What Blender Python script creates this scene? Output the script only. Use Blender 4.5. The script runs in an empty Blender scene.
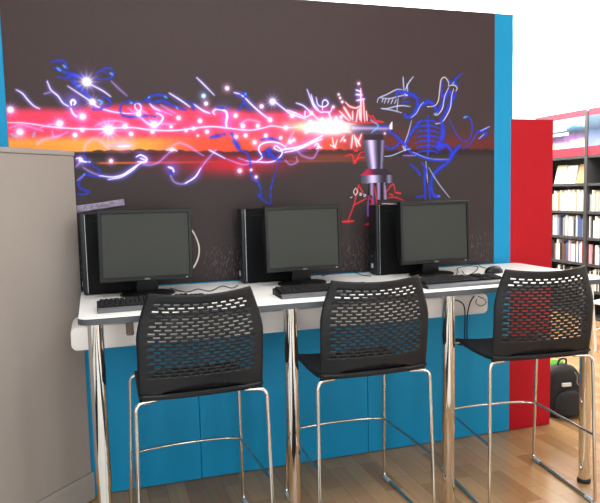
import bpy, bmesh, math, random
import numpy as np
from mathutils import Vector, Matrix
S = 1.05                      # metres per desk height
C = bpy.context.scene.collection
PI = math.pi
random.seed(7)

# ------------------------------------------------------------------ materials
def lin(c):
    return tuple((x/12.92 if x <= .04045 else ((x+.055)/1.055)**2.4) for x in (v/255 for v in c)) + (1,)
def mat(name, rgb, rough=.5, metal=0., spec=.5, noise=0., nscale=40., bump=0., bscale=200., coat=0., emit=None):
    m = bpy.data.materials.new(name); m.use_nodes = True
    nt = m.node_tree; b = nt.nodes['Principled BSDF']
    b.inputs['Base Color'].default_value = lin(rgb)
    b.inputs['Roughness'].default_value = rough
    b.inputs['Metallic'].default_value = metal
    b.inputs['Specular IOR Level'].default_value = spec
    b.inputs['Coat Weight'].default_value = coat
    if noise or bump:
        tc = nt.nodes.new('ShaderNodeTexCoord')
    if noise:
        n = nt.nodes.new('ShaderNodeTexNoise'); n.inputs['Scale'].default_value = nscale; n.inputs['Detail'].default_value = 5
        nt.links.new(tc.outputs['Object'], n.inputs['Vector'])
        r = nt.nodes.new('ShaderNodeValToRGB')
        c = lin(rgb)
        r.color_ramp.elements[0].position = .3; r.color_ramp.elements[1].position = .7
        r.color_ramp.elements[0].color = tuple(v*(1-noise) for v in c[:3]) + (1,)
        r.color_ramp.elements[1].color = tuple(min(1, v*(1+noise)) for v in c[:3]) + (1,)
        nt.links.new(n.outputs['Fac'], r.inputs['Fac']); nt.links.new(r.outputs['Color'], b.inputs['Base Color'])
    if bump:
        n2 = nt.nodes.new('ShaderNodeTexNoise'); n2.inputs['Scale'].default_value = bscale
        nt.links.new(tc.outputs['Object'], n2.inputs['Vector'])
        bp = nt.nodes.new('ShaderNodeBump'); bp.inputs['Strength'].default_value = bump; bp.inputs['Distance'].default_value = .002
        nt.links.new(n2.outputs['Fac'], bp.inputs['Height']); nt.links.new(bp.outputs['Normal'], b.inputs['Normal'])
    return m
M = {}
M['carpet_pale'] = mat('pale_carpet', (214,212,208), .9, spec=.1, noise=.06, nscale=300, bump=.4, bscale=700)
def striped(m):  # stripes spaced to put light and dark streaks into the chrome reflections
    nt = m.node_tree; N = nt.nodes.new; L = nt.links.new; b = nt.nodes['Principled BSDF']
    tc = N('ShaderNodeTexCoord'); sp = N('ShaderNodeSeparateXYZ'); L(tc.outputs['Object'], sp.inputs[0])
    md = N('ShaderNodeMath'); md.operation = 'PINGPONG'; md.inputs[1].default_value = .8; L(sp.outputs['X'], md.inputs[0])
    lt = N('ShaderNodeMath'); lt.operation = 'GREATER_THAN'; lt.inputs[1].default_value = .52; L(md.outputs[0], lt.inputs[0])
    mx = N('ShaderNodeMix'); mx.data_type = 'RGBA'; L(lt.outputs[0], mx.inputs['Factor'])
    mx.inputs['A'].default_value = lin((226,224,220)); mx.inputs['B'].default_value = lin((34,34,38)); L(mx.outputs['Result'], b.inputs['Base Color'])
striped(M['carpet_pale'])
M['white_wall'] = mat('white_paint', (238,240,236), .8, noise=.02, nscale=6)
M['ceiling'] = mat('ceiling_paint', (240,240,236), .85, noise=.02, nscale=5)
M['blue'] = mat('blue_laminate', (16,136,184), .5, spec=.2, noise=.02, nscale=8)
M['red'] = mat('red_laminate', (172,10,28), .5, spec=.18, noise=.02, nscale=8)
M['grey_screen'] = mat('grey_fabric', (150,140,133), .85, spec=.2, noise=.05, nscale=260, bump=.25, bscale=900)
M['grey_trim'] = mat('grey_trim', (150,142,136), .6, noise=.03, nscale=30)
M['laminate'] = mat('white_laminate', (242,243,240), .35, noise=.015, nscale=12)
M['edge'] = mat('grey_edge_band', (66,70,74), .5, noise=.03, nscale=40)
M['shelf_white'] = mat('white_moulded_shelf', (250,244,242), .45, noise=.015, nscale=10)
M['chrome'] = mat('chrome', (225,222,218), .07, metal=1., noise=.02, nscale=30)
def brushed(m):
    nt = m.node_tree; b = nt.nodes['Principled BSDF']; t = nt.nodes.new('ShaderNodeTangent'); t.direction_type = 'RADIAL'; t.axis = 'Z'
    b.inputs['Roughness'].default_value = .1; b.inputs['Anisotropic'].default_value = .6; b.inputs['Anisotropic Rotation'].default_value = 0.
    nt.links.new(t.outputs[0], b.inputs['Tangent'])
M['leg_chrome'] = mat('brushed_chrome', (225,224,222), .2, metal=1., noise=.02, nscale=30); brushed(M['leg_chrome'])
M['rod'] = mat('satin_chrome_rod', (205,200,192), .2, metal=1., noise=.03, nscale=30)
M['black_plastic'] = mat('black_moulded_plastic', (12,12,16), .48, spec=.35, noise=.1, nscale=60, bump=.15, bscale=700)
M['black_matte'] = mat('black_matte_plastic', (13,13,15), .5, spec=.35, noise=.1, nscale=60)
M['black_gloss'] = mat('black_gloss_plastic', (11,12,14), .38, spec=.3, noise=.08, nscale=30)
M['tower_side'] = mat('black_painted_steel', (8,9,11), .6, spec=.12, noise=.08, nscale=30)
M['tower_front'] = mat('dark_grey_bezel', (30,33,37), .45, spec=.3, noise=.06, nscale=40)
M['silver'] = mat('silver_trim', (170,172,176), .3, metal=.8, noise=.03, nscale=30)
M['screen'] = mat('matte_screen', (42,44,39), .45, spec=.3, noise=.02, nscale=5)
M['key'] = mat('black_keycap', (17,17,19), .55, spec=.3, noise=.1, nscale=80)
M['keyboard_front'] = mat('dark_grey_plastic', (96,98,102), .45, noise=.05, nscale=60)
M['cable_black'] = mat('black_cable', (20,20,22), .5, noise=.05, nscale=60)
M['cable_white'] = mat('white_cable', (205,198,188), .5, noise=.03, nscale=60)
M['rubber'] = mat('black_rubber', (26,24,24), .8, noise=.1, nscale=60)
M['glide'] = mat('clear_plastic_glide', (170,185,200), .2, noise=.05, nscale=60)
M['sticker'] = mat('pale_sticker', (205,218,235), .4, noise=.05, nscale=200)
M['bookcase'] = mat('black_steel_shelving', (52,51,52), .5, noise=.06, nscale=20)
M['header_red'] = mat('red_header', (200,30,50), .5, noise=.02, nscale=10)
M['pack'] = mat('black_nylon', (20,20,22), .75, noise=.2, nscale=120, bump=.4, bscale=500)
M['pack_patch'] = mat('pale_patch', (215,210,205), .6, noise=.05, nscale=100)
M['green'] = mat('green_cloth', (90,170,50), .8, noise=.1, nscale=60)
M['paper'] = mat('paper_edges', (232,226,212), .8, noise=.04, nscale=200)
M['box_grey'] = mat('taupe_plastic', (120,106,98), .6, noise=.05, nscale=60)
M['steel_white'] = mat('white_tube', (235,232,228), .35, noise=.02, nscale=30)

def tape_material():
    m = mat('silvery_tape', (128,118,138), .38, metal=.3, noise=.35, nscale=75, bump=.6, bscale=120); return m
M['tape'] = tape_material()

def wood_material():
    m = bpy.data.materials.new('oak_strip_floor'); m.use_nodes = True; nt = m.node_tree; b = nt.nodes['Principled BSDF']
    L = nt.links.new; N = nt.nodes.new
    tc = N('ShaderNodeTexCoord'); sep = N('ShaderNodeSeparateXYZ'); L(tc.outputs['Object'], sep.inputs[0])
    cmb = N('ShaderNodeCombineXYZ'); L(sep.outputs['Y'], cmb.inputs['X']); L(sep.outputs['X'], cmb.inputs['Y'])
    br = N('ShaderNodeTexBrick'); L(cmb.outputs[0], br.inputs['Vector'])
    br.inputs['Scale'].default_value = 1; br.inputs['Brick Width'].default_value = .34; br.inputs['Row Height'].default_value = .095
    br.inputs['Mortar Size'].default_value = .0012; br.inputs['Mortar Smooth'].default_value = .3; br.offset = .37; br.squash = 1
    br.inputs['Color1'].default_value = lin((176,140,98)); br.inputs['Color2'].default_value = lin((146,110,72)); br.inputs['Mortar'].default_value = lin((128,96,64))
    mp = N('ShaderNodeMapping'); mp.inputs['Scale'].default_value = (60, 2.2, 1); L(tc.outputs['Object'], mp.inputs[0])
    n = N('ShaderNodeTexNoise'); n.inputs['Scale'].default_value = 1; n.inputs['Detail'].default_value = 6; L(mp.outputs[0], n.inputs['Vector'])
    mx = N('ShaderNodeMix'); mx.data_type = 'RGBA'; mx.blend_type = 'OVERLAY'; mx.inputs['Factor'].default_value = .28
    L(br.outputs['Color'], mx.inputs['A']); L(n.outputs['Color'], mx.inputs['B'])
    hs = N('ShaderNodeHueSaturation'); hs.inputs['Saturation'].default_value = 1.0; L(mx.outputs['Result'], hs.inputs['Color'])
    L(hs.outputs['Color'], b.inputs['Base Color'])
    b.inputs['Roughness'].default_value = .2; b.inputs['Specular IOR Level'].default_value = .5
    return m
M['wood'] = wood_material()

def attr_material():
    m = bpy.data.materials.new('printed_mural'); m.use_nodes = True; nt = m.node_tree; b = nt.nodes['Principled BSDF']
    a = nt.nodes.new('ShaderNodeAttribute'); a.attribute_name = 'print'
    nt.links.new(a.outputs['Color'], b.inputs['Base Color'])
    b.inputs['Roughness'].default_value = .45; b.inputs['Specular IOR Level'].default_value = .18
    return m
M['mural'] = attr_material()

def poster_material(name, stops, warm):
    # a printed photograph: bands in height with a soft warm patch
    m = bpy.data.materials.new(name); m.use_nodes = True; nt = m.node_tree; b = nt.nodes['Principled BSDF']
    N = nt.nodes.new; L = nt.links.new
    tc = N('ShaderNodeTexCoord'); sep = N('ShaderNodeSeparateXYZ'); L(tc.outputs['Generated'], sep.inputs[0])
    no = N('ShaderNodeTexNoise'); no.inputs['Scale'].default_value = 2.6; no.inputs['Detail'].default_value = 3; L(tc.outputs['Generated'], no.inputs['Vector'])
    ma = N('ShaderNodeMath'); ma.operation = 'MULTIPLY_ADD'; ma.inputs[1].default_value = .5; L(no.outputs['Fac'], ma.inputs[0]); L(sep.outputs['Z'], ma.inputs[2])
    su = N('ShaderNodeMath'); su.operation = 'SUBTRACT'; su.inputs[1].default_value = .25; L(ma.outputs[0], su.inputs[0])
    r = N('ShaderNodeValToRGB'); els = r.color_ramp.elements
    els[0].position = stops[0][0]; els[0].color = lin(stops[0][1]); els[1].position = stops[-1][0]; els[1].color = lin(stops[-1][1])
    for p, c in stops[1:-1]:
        e = els.new(p); e.color = lin(c)
    L(su.outputs[0], r.inputs['Fac']); L(r.outputs['Color'], b.inputs['Base Color'])
    b.inputs['Roughness'].default_value = .4
    return m
M['poster_a'] = poster_material('poster_dark_water', [(0,(225,205,215)),(.16,(250,200,120)),(.3,(110,70,120)),(.45,(14,26,42)),(.62,(40,75,100)),(.8,(150,185,205)),(1,(225,235,240))], 1)
M['poster_b'] = poster_material('poster_blue_grey', [(0,(110,120,160)),(.35,(70,85,115)),(.6,(30,48,70)),(1,(70,95,112))], 0)

# ------------------------------------------------------------------ objects
def tag(o, label=None, cat=None, group=None, kind=None):
    if label: o['label'] = label
    if cat: o['category'] = cat
    if group: o['group'] = group
    if kind: o['kind'] = kind
    return o
def empty(name, loc, rz=0, label=None, cat=None, group=None):
    o = bpy.data.objects.new(name, None); C.objects.link(o); o.location = loc; o.rotation_euler = (0, 0, rz)
    o.empty_display_size = .1
    return tag(o, label, cat, group)
class MB:
    """collects shapes, then links them as ONE mesh object"""
    def __init__(s): s.bm = bmesh.new()
    def box(s, x0, x1, y0, y1, z0, z1, bev=0, seg=2):
        r = bmesh.ops.create_cube(s.bm, size=1); vs = r['verts']
        bmesh.ops.scale(s.bm, vec=(x1-x0, y1-y0, z1-z0), verts=vs)
        bmesh.ops.translate(s.bm, vec=((x0+x1)/2, (y0+y1)/2, (z0+z1)/2), verts=vs)
        if bev:
            es = list({e for v in vs for e in v.link_edges})
            bmesh.ops.bevel(s.bm, geom=es, offset=bev, segments=seg, affect='EDGES', profile=.5, clamp_overlap=True)
        return s
    def prism(s, pts, axis, a, b, bev=0):
        """extrude a closed 2-D outline along axis (0,1,2) from a to b"""
        def P(u, v, t): return {0:(t,u,v), 1:(u,t,v), 2:(u,v,t)}[axis]
        lo = [s.bm.verts.new(P(u, v, a)) for u, v in pts]; hi = [s.bm.verts.new(P(u, v, b)) for u, v in pts]
        n = len(pts); fs = [s.bm.faces.new(lo), s.bm.faces.new(hi)]
        for i in range(n): fs.append(s.bm.faces.new((lo[i], lo[(i+1)%n], hi[(i+1)%n], hi[i])))
        bmesh.ops.recalc_face_normals(s.bm, faces=fs)
        if bev:
            es = list({e for f in fs[:2] for e in f.edges})
            bmesh.ops.bevel(s.bm, geom=es, offset=bev, segments=2, affect='EDGES', profile=.5)
        return s
    def tube(s, path, r, n=10, caps=True):
        path = [Vector(p) for p in path]; rings = []
        t0 = (path[1]-path[0]).normalized()
        up = Vector((0,0,1)) if abs(t0.z) < .9 else Vector((1,0,0))
        nrm = (up - t0*up.dot(t0)).normalized()
        for i, p in enumerate(path):
            t = ((path[min(i+1, len(path)-1)] - path[i]).normalized() + (path[i] - path[max(i-1, 0)]).normalized())
            t = t.normalized() if t.length > 1e-6 else t0
            nrm = (nrm - t*nrm.dot(t)).normalized(); bi = t.cross(nrm)
            rr = r[i] if isinstance(r, (list, tuple)) else r
            rings.append([s.bm.verts.new(p + (nrm*math.cos(2*PI*k/n) + bi*math.sin(2*PI*k/n))*rr) for k in range(n)])
        for a, b in zip(rings, rings[1:]):
            for k in range(n): s.bm.faces.new((a[k], a[(k+1)%n], b[(k+1)%n], b[k]))
        if caps: s.bm.faces.new(rings[0][::-1]); s.bm.faces.new(rings[-1])
        return s
    def lathe(s, prof, cx=0, cy=0, n=28):
        rings = [[s.bm.verts.new((cx+r*math.cos(2*PI*k/n), cy+r*math.sin(2*PI*k/n), z)) for k in range(n)] for r, z in prof]
        for a, b in zip(rings, rings[1:]):
            for k in range(n): s.bm.faces.new((a[k], a[(k+1)%n], b[(k+1)%n], b[k]))
        s.bm.faces.new(rings[0][::-1]); s.bm.faces.new(rings[-1]); return s
    def sphere(s, c, rx, ry, rz, u=20, v=12):
        r = bmesh.ops.create_uvsphere(s.bm, u_segments=u, v_segments=v, radius=1); vs = r['verts']
        bmesh.ops.scale(s.bm, vec=(rx, ry, rz), verts=vs); bmesh.ops.translate(s.bm, vec=c, verts=vs); return s
    def build(s, name, m, parent=None, smooth=30, loc=None):
        me = bpy.data.meshes.new(name); bmesh.ops.recalc_face_normals(s.bm, faces=s.bm.faces[:])
        s.bm.to_mesh(me); s.bm.free()
        me.materials.append(m)
        for p in me.polygons: p.use_smooth = True
        me.set_sharp_from_angle(angle=math.radians(smooth))
        o = bpy.data.objects.new(name, me); C.objects.link(o)
        if parent: o.parent = parent
        if loc: o.location = loc
        return o
def fillet(pts, r, n=6):
    pts = [Vector(p) for p in pts]; out = [pts[0]]
    for a, b, c in zip(pts, pts[1:], pts[2:]):
        d1 = (a-b); d2 = (c-b); q = min(r, d1.length*.45, d2.length*.45)
        p1 = b + d1.normalized()*q; p2 = b + d2.normalized()*q
        for i in range(n+1):
            t = i/n; out.append(p1*(1-t)**2 + b*2*t*(1-t) + p2*t*t)
    out.append(pts[-1]); return out
def catmull(pts, k=6):
    P = [Vector(p) for p in pts]; P = [P[0]*2-P[1]] + P + [P[-1]*2-P[-2]]; out = []
    for i in range(1, len(P)-2):
        a, b, c, d = P[i-1:i+3]
        for j in range(k):
            t = j/k; out.append(.5*((2*b) + (c-a)*t + (2*a-5*b+4*c-d)*t*t + (3*b-a-3*c+d)*t**3))
    out.append(P[-2]); return out
def copy_tree(o, parent=None):
    c = o.copy(); C.objects.link(c)
    if parent: c.parent = parent
    for ch in list(o.children): copy_tree(ch, c)
    return c
def text_mesh(txt, size, depth):
    cu = bpy.data.curves.new('lettering', 'FONT'); cu.body = txt; cu.size = size; cu.extrude = depth; cu.align_x = 'CENTER'; cu.align_y = 'CENTER'
    o = bpy.data.objects.new('lettering', cu); C.objects.link(o)
    dg = bpy.context.evaluated_depsgraph_get(); me = bpy.data.meshes.new_from_object(o.evaluated_get(dg))
    bpy.data.objects.remove(o); bpy.data.curves.remove(cu); return me

# ------------------------------------------------------------------ the setting
XR, YB, XL, YF, HC = 5.72, 6.5, -3.6, -6.6, 3.4
def struct(mb, name, m): return tag(mb.build(name, m), kind='structure')
struct(MB().box(XL, XR, YF, YB, -.1, 0), 'floor', M['wood'])
struct(MB().box(XL, XR, YF, YB, HC, HC+.1), 'ceiling', M['ceiling'])
struct(MB().prism([(XL+.01, YF+.01), (1.7, YF+.01), (1.7, -1.25), (.2, -.74), (XL+.01, -.74)], 2, 0, .006), 'floor_striped_carpet', M['carpet_pale'])  # unseen carpet, added only for the chrome legs to reflect
struct(MB().box(XL, XR, YB, YB+.1, 0, HC), 'wall_back', M['white_wall'])
struct(MB().box(XR, XR+.1, YF, YB, 0, HC), 'wall_right', M['white_wall'])
struct(MB().box(XL-.1, XL, YF, YB, 0, HC), 'wall_left', M['white_wall'])
struct(MB().box(XL, XR, YF-.1, YF, 0, HC), 'wall_front', M['white_wall'])
for i, x in enumerate((-1.6, 1.4, 4.3)):  # unseen frames, added around the fill lights on the front wall
    f = MB()
    for (x0, x1, z0, z1) in ((x-.52, x+.52, .15, .23), (x-.52, x+.52, 2.77, 2.85), (x-.52, x-.46, .2, 2.8), (x+.46, x+.52, .2, 2.8), (x-.46, x+.46, 1.46, 1.5)): f.box(x0, x1, YF-.002, YF+.06, z0, z1, .004, 1)
    struct(f, 'window_%d' % (i+1), M['steel_white'])

# ------------------------------------------------------------------ mural partition
PW = .915*S; WX1 = 2.283*S; WT = 2.389*S
MX0, MX1, MZ0, MZ1 = -.345*S, 2.160*S, 1.005*S, WT
part = empty('display_partition', (WX1-1.5*PW, .03, 0), 0, 'tall blue display partition carrying the dark light-painting mural, behind the white desk', 'partition')
ox = WX1-1.5*PW
for i in range(3):
    MB().box(WX1-(i+1)*PW+.0012-ox, WX1-i*PW-.0012-ox, -.03, .03, .004, WT, .002, 1).build('panel', M['blue'], part)
STROKES = [('B',13.0,[(-156,2144),(-102,2151),(-82,2115)]),
('B',13.0,[(-151,2117),(-118,2111),(-92,2096),(-65,2087),(-30,2084)]),
('B',12.0,[(-129,2076),(-89,2073),(-61,2092),(-53,2064),(-41,2036),(11,1986)]),
('C',8.0,[(-131,2118),(-114,2104)]),
('C',7.0,[(-103,2132),(-91,2119)]),
('C',7.5,[(-50,2036),(-32,2034)]),
('W',5.5,[(-316,2013),(-289,1996),(-267,1966),(-242,1939),(-217,1926)]),
('W',6.0,[(-178,2056),(-163,2015),(-134,1988),(-113,1955),(-87,1939)]),
('V',4.0,[(-197,1995),(-164,2005)]),
('W',15.0,[(-75,1944),(-77,1961),(-67,1970),(-57,1959),(-64,1947)]),
('W',10.0,[(-81,1932),(-69,1904),(-53,1890)]),
('W',5.0,[(-88,2035),(-43,2004),(10,1967),(41,1941),(95,1921),(151,1912),(215,1908)]),
('P',6.0,[(-361,1862),(-299,1860),(-232,1852),(-166,1842),(-79,1836),(3,1833),(49,1834),(191,1842),(286,1831),(394,1828),(484,1837),(556,1847),(622,1848),(742,1835),(806,1833),(873,1846),(914,1855),(988,1846),(1051,1850)]),
('p',6.0,[(-356,1836),(-308,1851),(-265,1842),(-209,1823)]),
('p',6.0,[(-222,1837),(-172,1854),(-132,1847)]),
('p',7.0,[(-239,1758),(-216,1781),(-135,1800)]),
('C',7.0,[(-349,1809),(-324,1795)]),
('C',7.0,[(-255,1795),(-245,1818)]),
('V',6.0,[(-169,1823),(-158,1795),(-98,1819)]),
('p',6.5,[(-30,1729),(-17,1762),(12,1786),(46,1779),(86,1736)]),
('p',20.0,[(82,1752),(130,1760),(201,1757)]),
('P',16.0,[(129,1750),(186,1752)]),
('p',7.5,[(27,1848),(74,1868),(135,1873),(182,1859)]),
('p',8.0,[(288,1875),(361,1861),(415,1861)]),
('p',7.0,[(743,1864),(786,1885),(850,1875)]),
('W',4.5,[(18,2043),(52,2027),(79,2011),(108,1988)]),
('V',4.0,[(112,2064),(143,2032),(184,1994)]),
('B',10.0,[(42,2095),(73,2115),(110,2126),(125,2098),(108,2078),(70,2070),(41,2076)]),
('B',8.0,[(68,2115),(100,2097)]),
('C',7.5,[(109,2102),(123,2093)]),
('B',10.0,[(-74,2087),(-34,2088),(-7,2075)]),
('B',12.0,[(-69,2066),(-57,2041),(-30,2025),(2,1990),(27,1934)]),
('B',11.0,[(57,1996),(98,1973),(102,1954),(54,1930),(19,1927)]),
('C',10.0,[(47,1972),(65,1963),(55,1949)]),
('B',10.0,[(158,1960),(147,1921),(165,1898),(214,1893),(280,1901),(316,1895)]),
('B',10.0,[(153,1958),(197,1970),(225,1956)]),
('C',8.0,[(196,1963),(210,1959)]),
('W',5.0,[(217,1951),(232,1961),(248,1945),(242,1923),(223,1932),(217,1951)]),
('V',5.0,[(245,1928),(280,1909)]),
('B',11.0,[(225,1961),(269,1974),(291,1992),(323,2002),(367,2000),(374,1988)]),
('B',12.0,[(268,1972),(317,1968),(358,1973),(424,1943),(468,1931)]),
('C',8.0,[(284,1987),(293,1992)]),
('C',6.5,[(362,1998),(376,1988)]),
('C',6.5,[(419,1945),(428,1935)]),
('W',9.0,[(250,1884),(285,1858),(324,1855),(352,1890),(334,1909),(319,1912)]),
('V',7.0,[(186,1936),(222,1908),(250,1884)]),
('V',8.0,[(306,1948),(356,1920),(400,1905)]),
('V',6.0,[(343,1954),(415,1913)]),
('W',5.5,[(290,1960),(310,1938),(339,1924)]),
('W',6.0,[(387,2013),(440,1980),(489,1946)]),
('W',8.0,[(507,1961),(551,1930),(589,1915)]),
('W',4.5,[(527,2093),(559,2062),(615,2006)]),
('B',11.0,[(485,1976),(504,1956),(503,1931)]),
('W',15.0,[(620,1938),(667,1929),(676,1901),(670,1871),(671,1845)]),
('P',8.0,[(620,1938),(604,1923),(614,1908)]),
('B',10.0,[(621,1943),(662,1939)]),
('B',15.0,[(584,1794),(621,1802),(662,1810)]),
('B',16.0,[(699,1818),(713,1772),(739,1746)]),
('W',10.0,[(-68,1693),(-48,1695),(-37,1679),(-5,1676)]),
('V',10.0,[(-71,1653),(-46,1681)]),
('B',9.0,[(-33,1724),(-21,1686),(3,1657),(35,1637),(31,1606),(-18,1614),(-36,1614),(-61,1578),(-56,1549),(-17,1534),(-43,1520),(-73,1523)]),
('V',5.0,[(-70,1586),(-36,1614)]),
('C',7.0,[(-38,1619),(-31,1614)]),
('V',6.0,[(-39,1650),(4,1623),(45,1608)]),
('W',7.5,[(33,1610),(94,1602),(144,1612),(181,1635),(218,1659),(248,1674)]),
('W',6.0,[(74,1590),(136,1601),(188,1630),(220,1657)]),
('W',10.0,[(213,1698),(235,1708),(263,1691),(255,1673),(219,1676)]),
('W',8.0,[(232,1693),(265,1678)]),
('V',6.5,[(247,1661),(283,1658),(323,1673),(362,1707),(393,1734)]),
('V',5.5,[(396,1757),(431,1767),(476,1749),(520,1719),(550,1701)]),
('P',6.0,[(360,1732),(395,1734),(415,1727)]),
('W',15.0,[(367,1648),(386,1640),(395,1622)]),
('B',15.0,[(386,1632),(375,1612)]),
('V',7.0,[(375,1607),(393,1574),(428,1561),(461,1568)]),
('W',9.0,[(448,1564),(500,1595),(532,1641)]),
('V',6.5,[(532,1641),(557,1673),(613,1731)]),
('W',5.5,[(577,1731),(605,1716),(658,1688)]),
('V',5.0,[(658,1688),(736,1659),(770,1656),(827,1671)]),
('W',8.0,[(827,1671),(855,1694),(837,1733),(854,1761),(903,1772),(952,1764),(985,1745)]),
('V',5.0,[(724,1691),(771,1674)]),
('W',6.5,[(771,1674),(835,1668),(900,1667),(942,1685),(965,1717),(936,1751),(922,1740),(951,1725),(985,1732)]),
('W',15.0,[(960,1732),(1051,1743),(1111,1764),(1191,1804)]),
('P',10.0,[(976,1717),(1051,1732),(1128,1764),(1191,1788)]),
('V',5.0,[(1173,1740),(1155,1708),(1132,1684),(1076,1700),(1043,1732)]),
('W',7.0,[(1145,1750),(1162,1764),(1173,1745),(1156,1734)]),
('V',4.0,[(1042,1693),(1047,1666),(1007,1653),(980,1677)]),
('B',20.0,[(855,1699),(894,1730),(920,1688),(964,1677)]),
('B',17.5,[(900,1740),(887,1688)]),
('B',12.0,[(847,1782),(901,1790),(955,1777)]),
('p',6.0,[(982,1745),(1017,1803),(1034,1829)]),
('B',10.0,[(689,1818),(711,1772),(733,1733),(772,1718),(787,1679),(794,1632),(798,1585),(829,1561),(846,1506),(830,1491),(891,1449),(896,1521),(914,1583),(941,1662)]),
('B',17.0,[(711,1782),(733,1733)]),
('B',15.0,[(830,1501),(843,1480)]),
('W',7.5,[(717,2023),(758,2009),(804,1966),(843,1931),(875,1906),(904,1888)]),
('B',12.0,[(727,2006),(778,2017),(765,1978),(795,1931)]),
('B',10.0,[(735,1930),(762,1971)]),
('C',7.5,[(774,2022),(779,2012)]),
('W',7.0,[(934,1979),(974,1949),(1014,1921),(1056,1906),(1097,1893)]),
('W',6.0,[(998,1939),(1048,1921),(1092,1903)]),
('W',5.5,[(1049,1976),(1091,1961),(1132,1925),(1187,1881)]),
('W',6.0,[(1098,1935),(1098,1903),(1126,1914)]),
('W',5.5,[(1112,2048),(1133,1993),(1149,1957),(1183,1931),(1206,1931),(1240,1932),(1252,1953)]),
('W',6.0,[(1197,1942),(1198,1984),(1216,1995),(1230,1976),(1206,1958),(1172,1968),(1162,2007)]),
('W',5.5,[(1134,2022),(1147,1975),(1172,1944)]),
('W',6.0,[(1231,1929),(1245,1897)]),
('R',6.0,[(1292,1938),(1352,1882)]),
('R',14.0,[(1319,1959),(1361,1896)]),
('R',6.0,[(1328,1986),(1354,1963),(1389,1955),(1416,1966)]),
('R',6.5,[(1371,1939),(1370,1890)]),
('R',6.5,[(1402,1947),(1391,1882)]),
('R',8.0,[(1421,2060),(1420,1883)]),
('W',7.5,[(1391,2052),(1421,2044)]),
('W',9.0,[(1390,2027),(1429,2026)]),
('W',8.5,[(1393,1995),(1443,2004)]),
('R',6.5,[(1434,2004),(1441,1883)]),
('R',12.0,[(1410,1955),(1414,1891)]),
('r',5.5,[(1442,1932),(1477,1908),(1486,1891),(1549,1884)]),
('r',5.5,[(1486,1919),(1504,1892)]),
('R',5.5,[(1451,1940),(1456,1886)]),
('r',7.5,[(1275,1943),(1349,1879),(1558,1880)]),
('R',10.0,[(1359,1739),(1369,1809)]),
('R',10.0,[(1378,1809),(1394,1744)]),
('R',7.0,[(1422,1815),(1401,1769)]),
('R',11.0,[(1389,1793),(1412,1750)]),
('R',8.0,[(1249,1793),(1262,1745),(1278,1785)]),
('R',10.0,[(1159,1750),(1190,1740)]),
('R',7.0,[(1236,1756),(1271,1739)]),
('R',6.5,[(1319,1804),(1295,1772)]),
('r',5.5,[(1323,1696),(1364,1701),(1378,1654),(1409,1709),(1435,1717)]),
('r',5.0,[(1369,1658),(1399,1682),(1441,1687)]),
('r',5.0,[(1376,1725),(1388,1731),(1394,1723),(1379,1720)]),
('r',5.5,[(1401,1539),(1390,1504),(1369,1427),(1332,1340)]),
('r',5.0,[(1397,1540),(1426,1492)]),
('w',4.0,[(1381,1521),(1393,1501),(1380,1482),(1369,1501),(1381,1521)]),
('w',4.0,[(1348,1467),(1360,1472)]),
('w',3.5,[(1405,1493),(1417,1487),(1408,1479),(1405,1493)]),
('w',3.5,[(1429,1486),(1442,1480),(1431,1473),(1429,1486)]),
('r',5.5,[(1369,1427),(1446,1462)]),
('r',13.0,[(1298,1338),(1368,1339)]),
('r',6.0,[(1495,1531),(1507,1427)]),
('r',5.5,[(1559,1483),(1607,1538),(1621,1495)]),
('r',10.0,[(1621,1490),(1658,1484)]),
('r',8.0,[(1584,1483),(1609,1474)]),
('r',6.0,[(1574,1463),(1627,1462),(1674,1443)]),
('w',4.0,[(1538,1431),(1637,1423)]),
('r',12.0,[(1435,1317),(1478,1321)]),
('r',5.5,[(1456,1475),(1479,1446),(1467,1425)]),
('c',5.5,[(1517,1985),(1528,2011),(1575,2031),(1634,2059),(1671,2060)]),
('c',5.5,[(1539,2012),(1590,2009),(1639,2020),(1685,2031)]),
('c',4.5,[(1554,2009),(1546,1989)]),
('c',4.5,[(1572,2009),(1560,1983)]),
('c',4.5,[(1593,2010),(1580,1983)]),
('c',4.5,[(1615,2010),(1600,1980)]),
('c',4.5,[(1634,2007),(1622,1981)]),
('c',4.5,[(1645,2011),(1637,1942)]),
('c',6.0,[(1538,1956),(1574,1954),(1633,1968),(1676,1972),(1721,1967)]),
('c',5.0,[(1545,1953),(1603,1947),(1666,1933)]),
('B',8.0,[(1634,2055),(1639,2014)]),
('B',8.0,[(1670,1990),(1713,1995)]),
('W',12.0,[(1683,2039),(1701,2029)]),
('c',6.5,[(1677,2132),(1678,2097),(1682,2050)]),
('c',6.5,[(1741,2134),(1711,2098),(1689,2057)]),
('c',5.0,[(1700,2092),(1704,2048)]),
('B',20.0,[(1645,2047),(1685,2044),(1737,2032),(1766,2000),(1758,1953),(1728,1916),(1694,1906)]),
('B',13.0,[(1694,1905),(1684,1932)]),
('B',20.0,[(1769,1961),(1788,1975),(1826,1995),(1861,1985),(1888,1946)]),
('c',5.0,[(1725,1907),(1758,1933),(1782,1973),(1803,1994)]),
('B',20.0,[(1964,2072),(1987,2018),(1950,1947),(1915,1892)]),
('B',17.0,[(1922,2025),(1954,2048),(1909,1963),(1888,1935)]),
('B',10.0,[(1922,2120),(1916,2025)]),
('B',12.0,[(1996,2012),(2013,2066)]),
('B',9.0,[(2050,2161),(2019,2137),(2000,2109),(2037,2090)]),
('B',9.0,[(1955,2126),(1987,2099)]),
('C',9.0,[(1987,2097),(2000,2111)]),
('C',8.0,[(1867,1926),(1890,1935)]),
('w',4.5,[(1826,1969),(1871,1974),(1896,2002),(1906,2064),(1916,2122),(1942,2134),(1964,2104),(1961,2084)]),
('w',4.5,[(1964,2080),(1937,2025),(1924,1963),(1896,1927),(1874,1923)]),
('w',4.5,[(1967,2088),(1996,2093),(2019,2078),(2010,2058)]),
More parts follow.
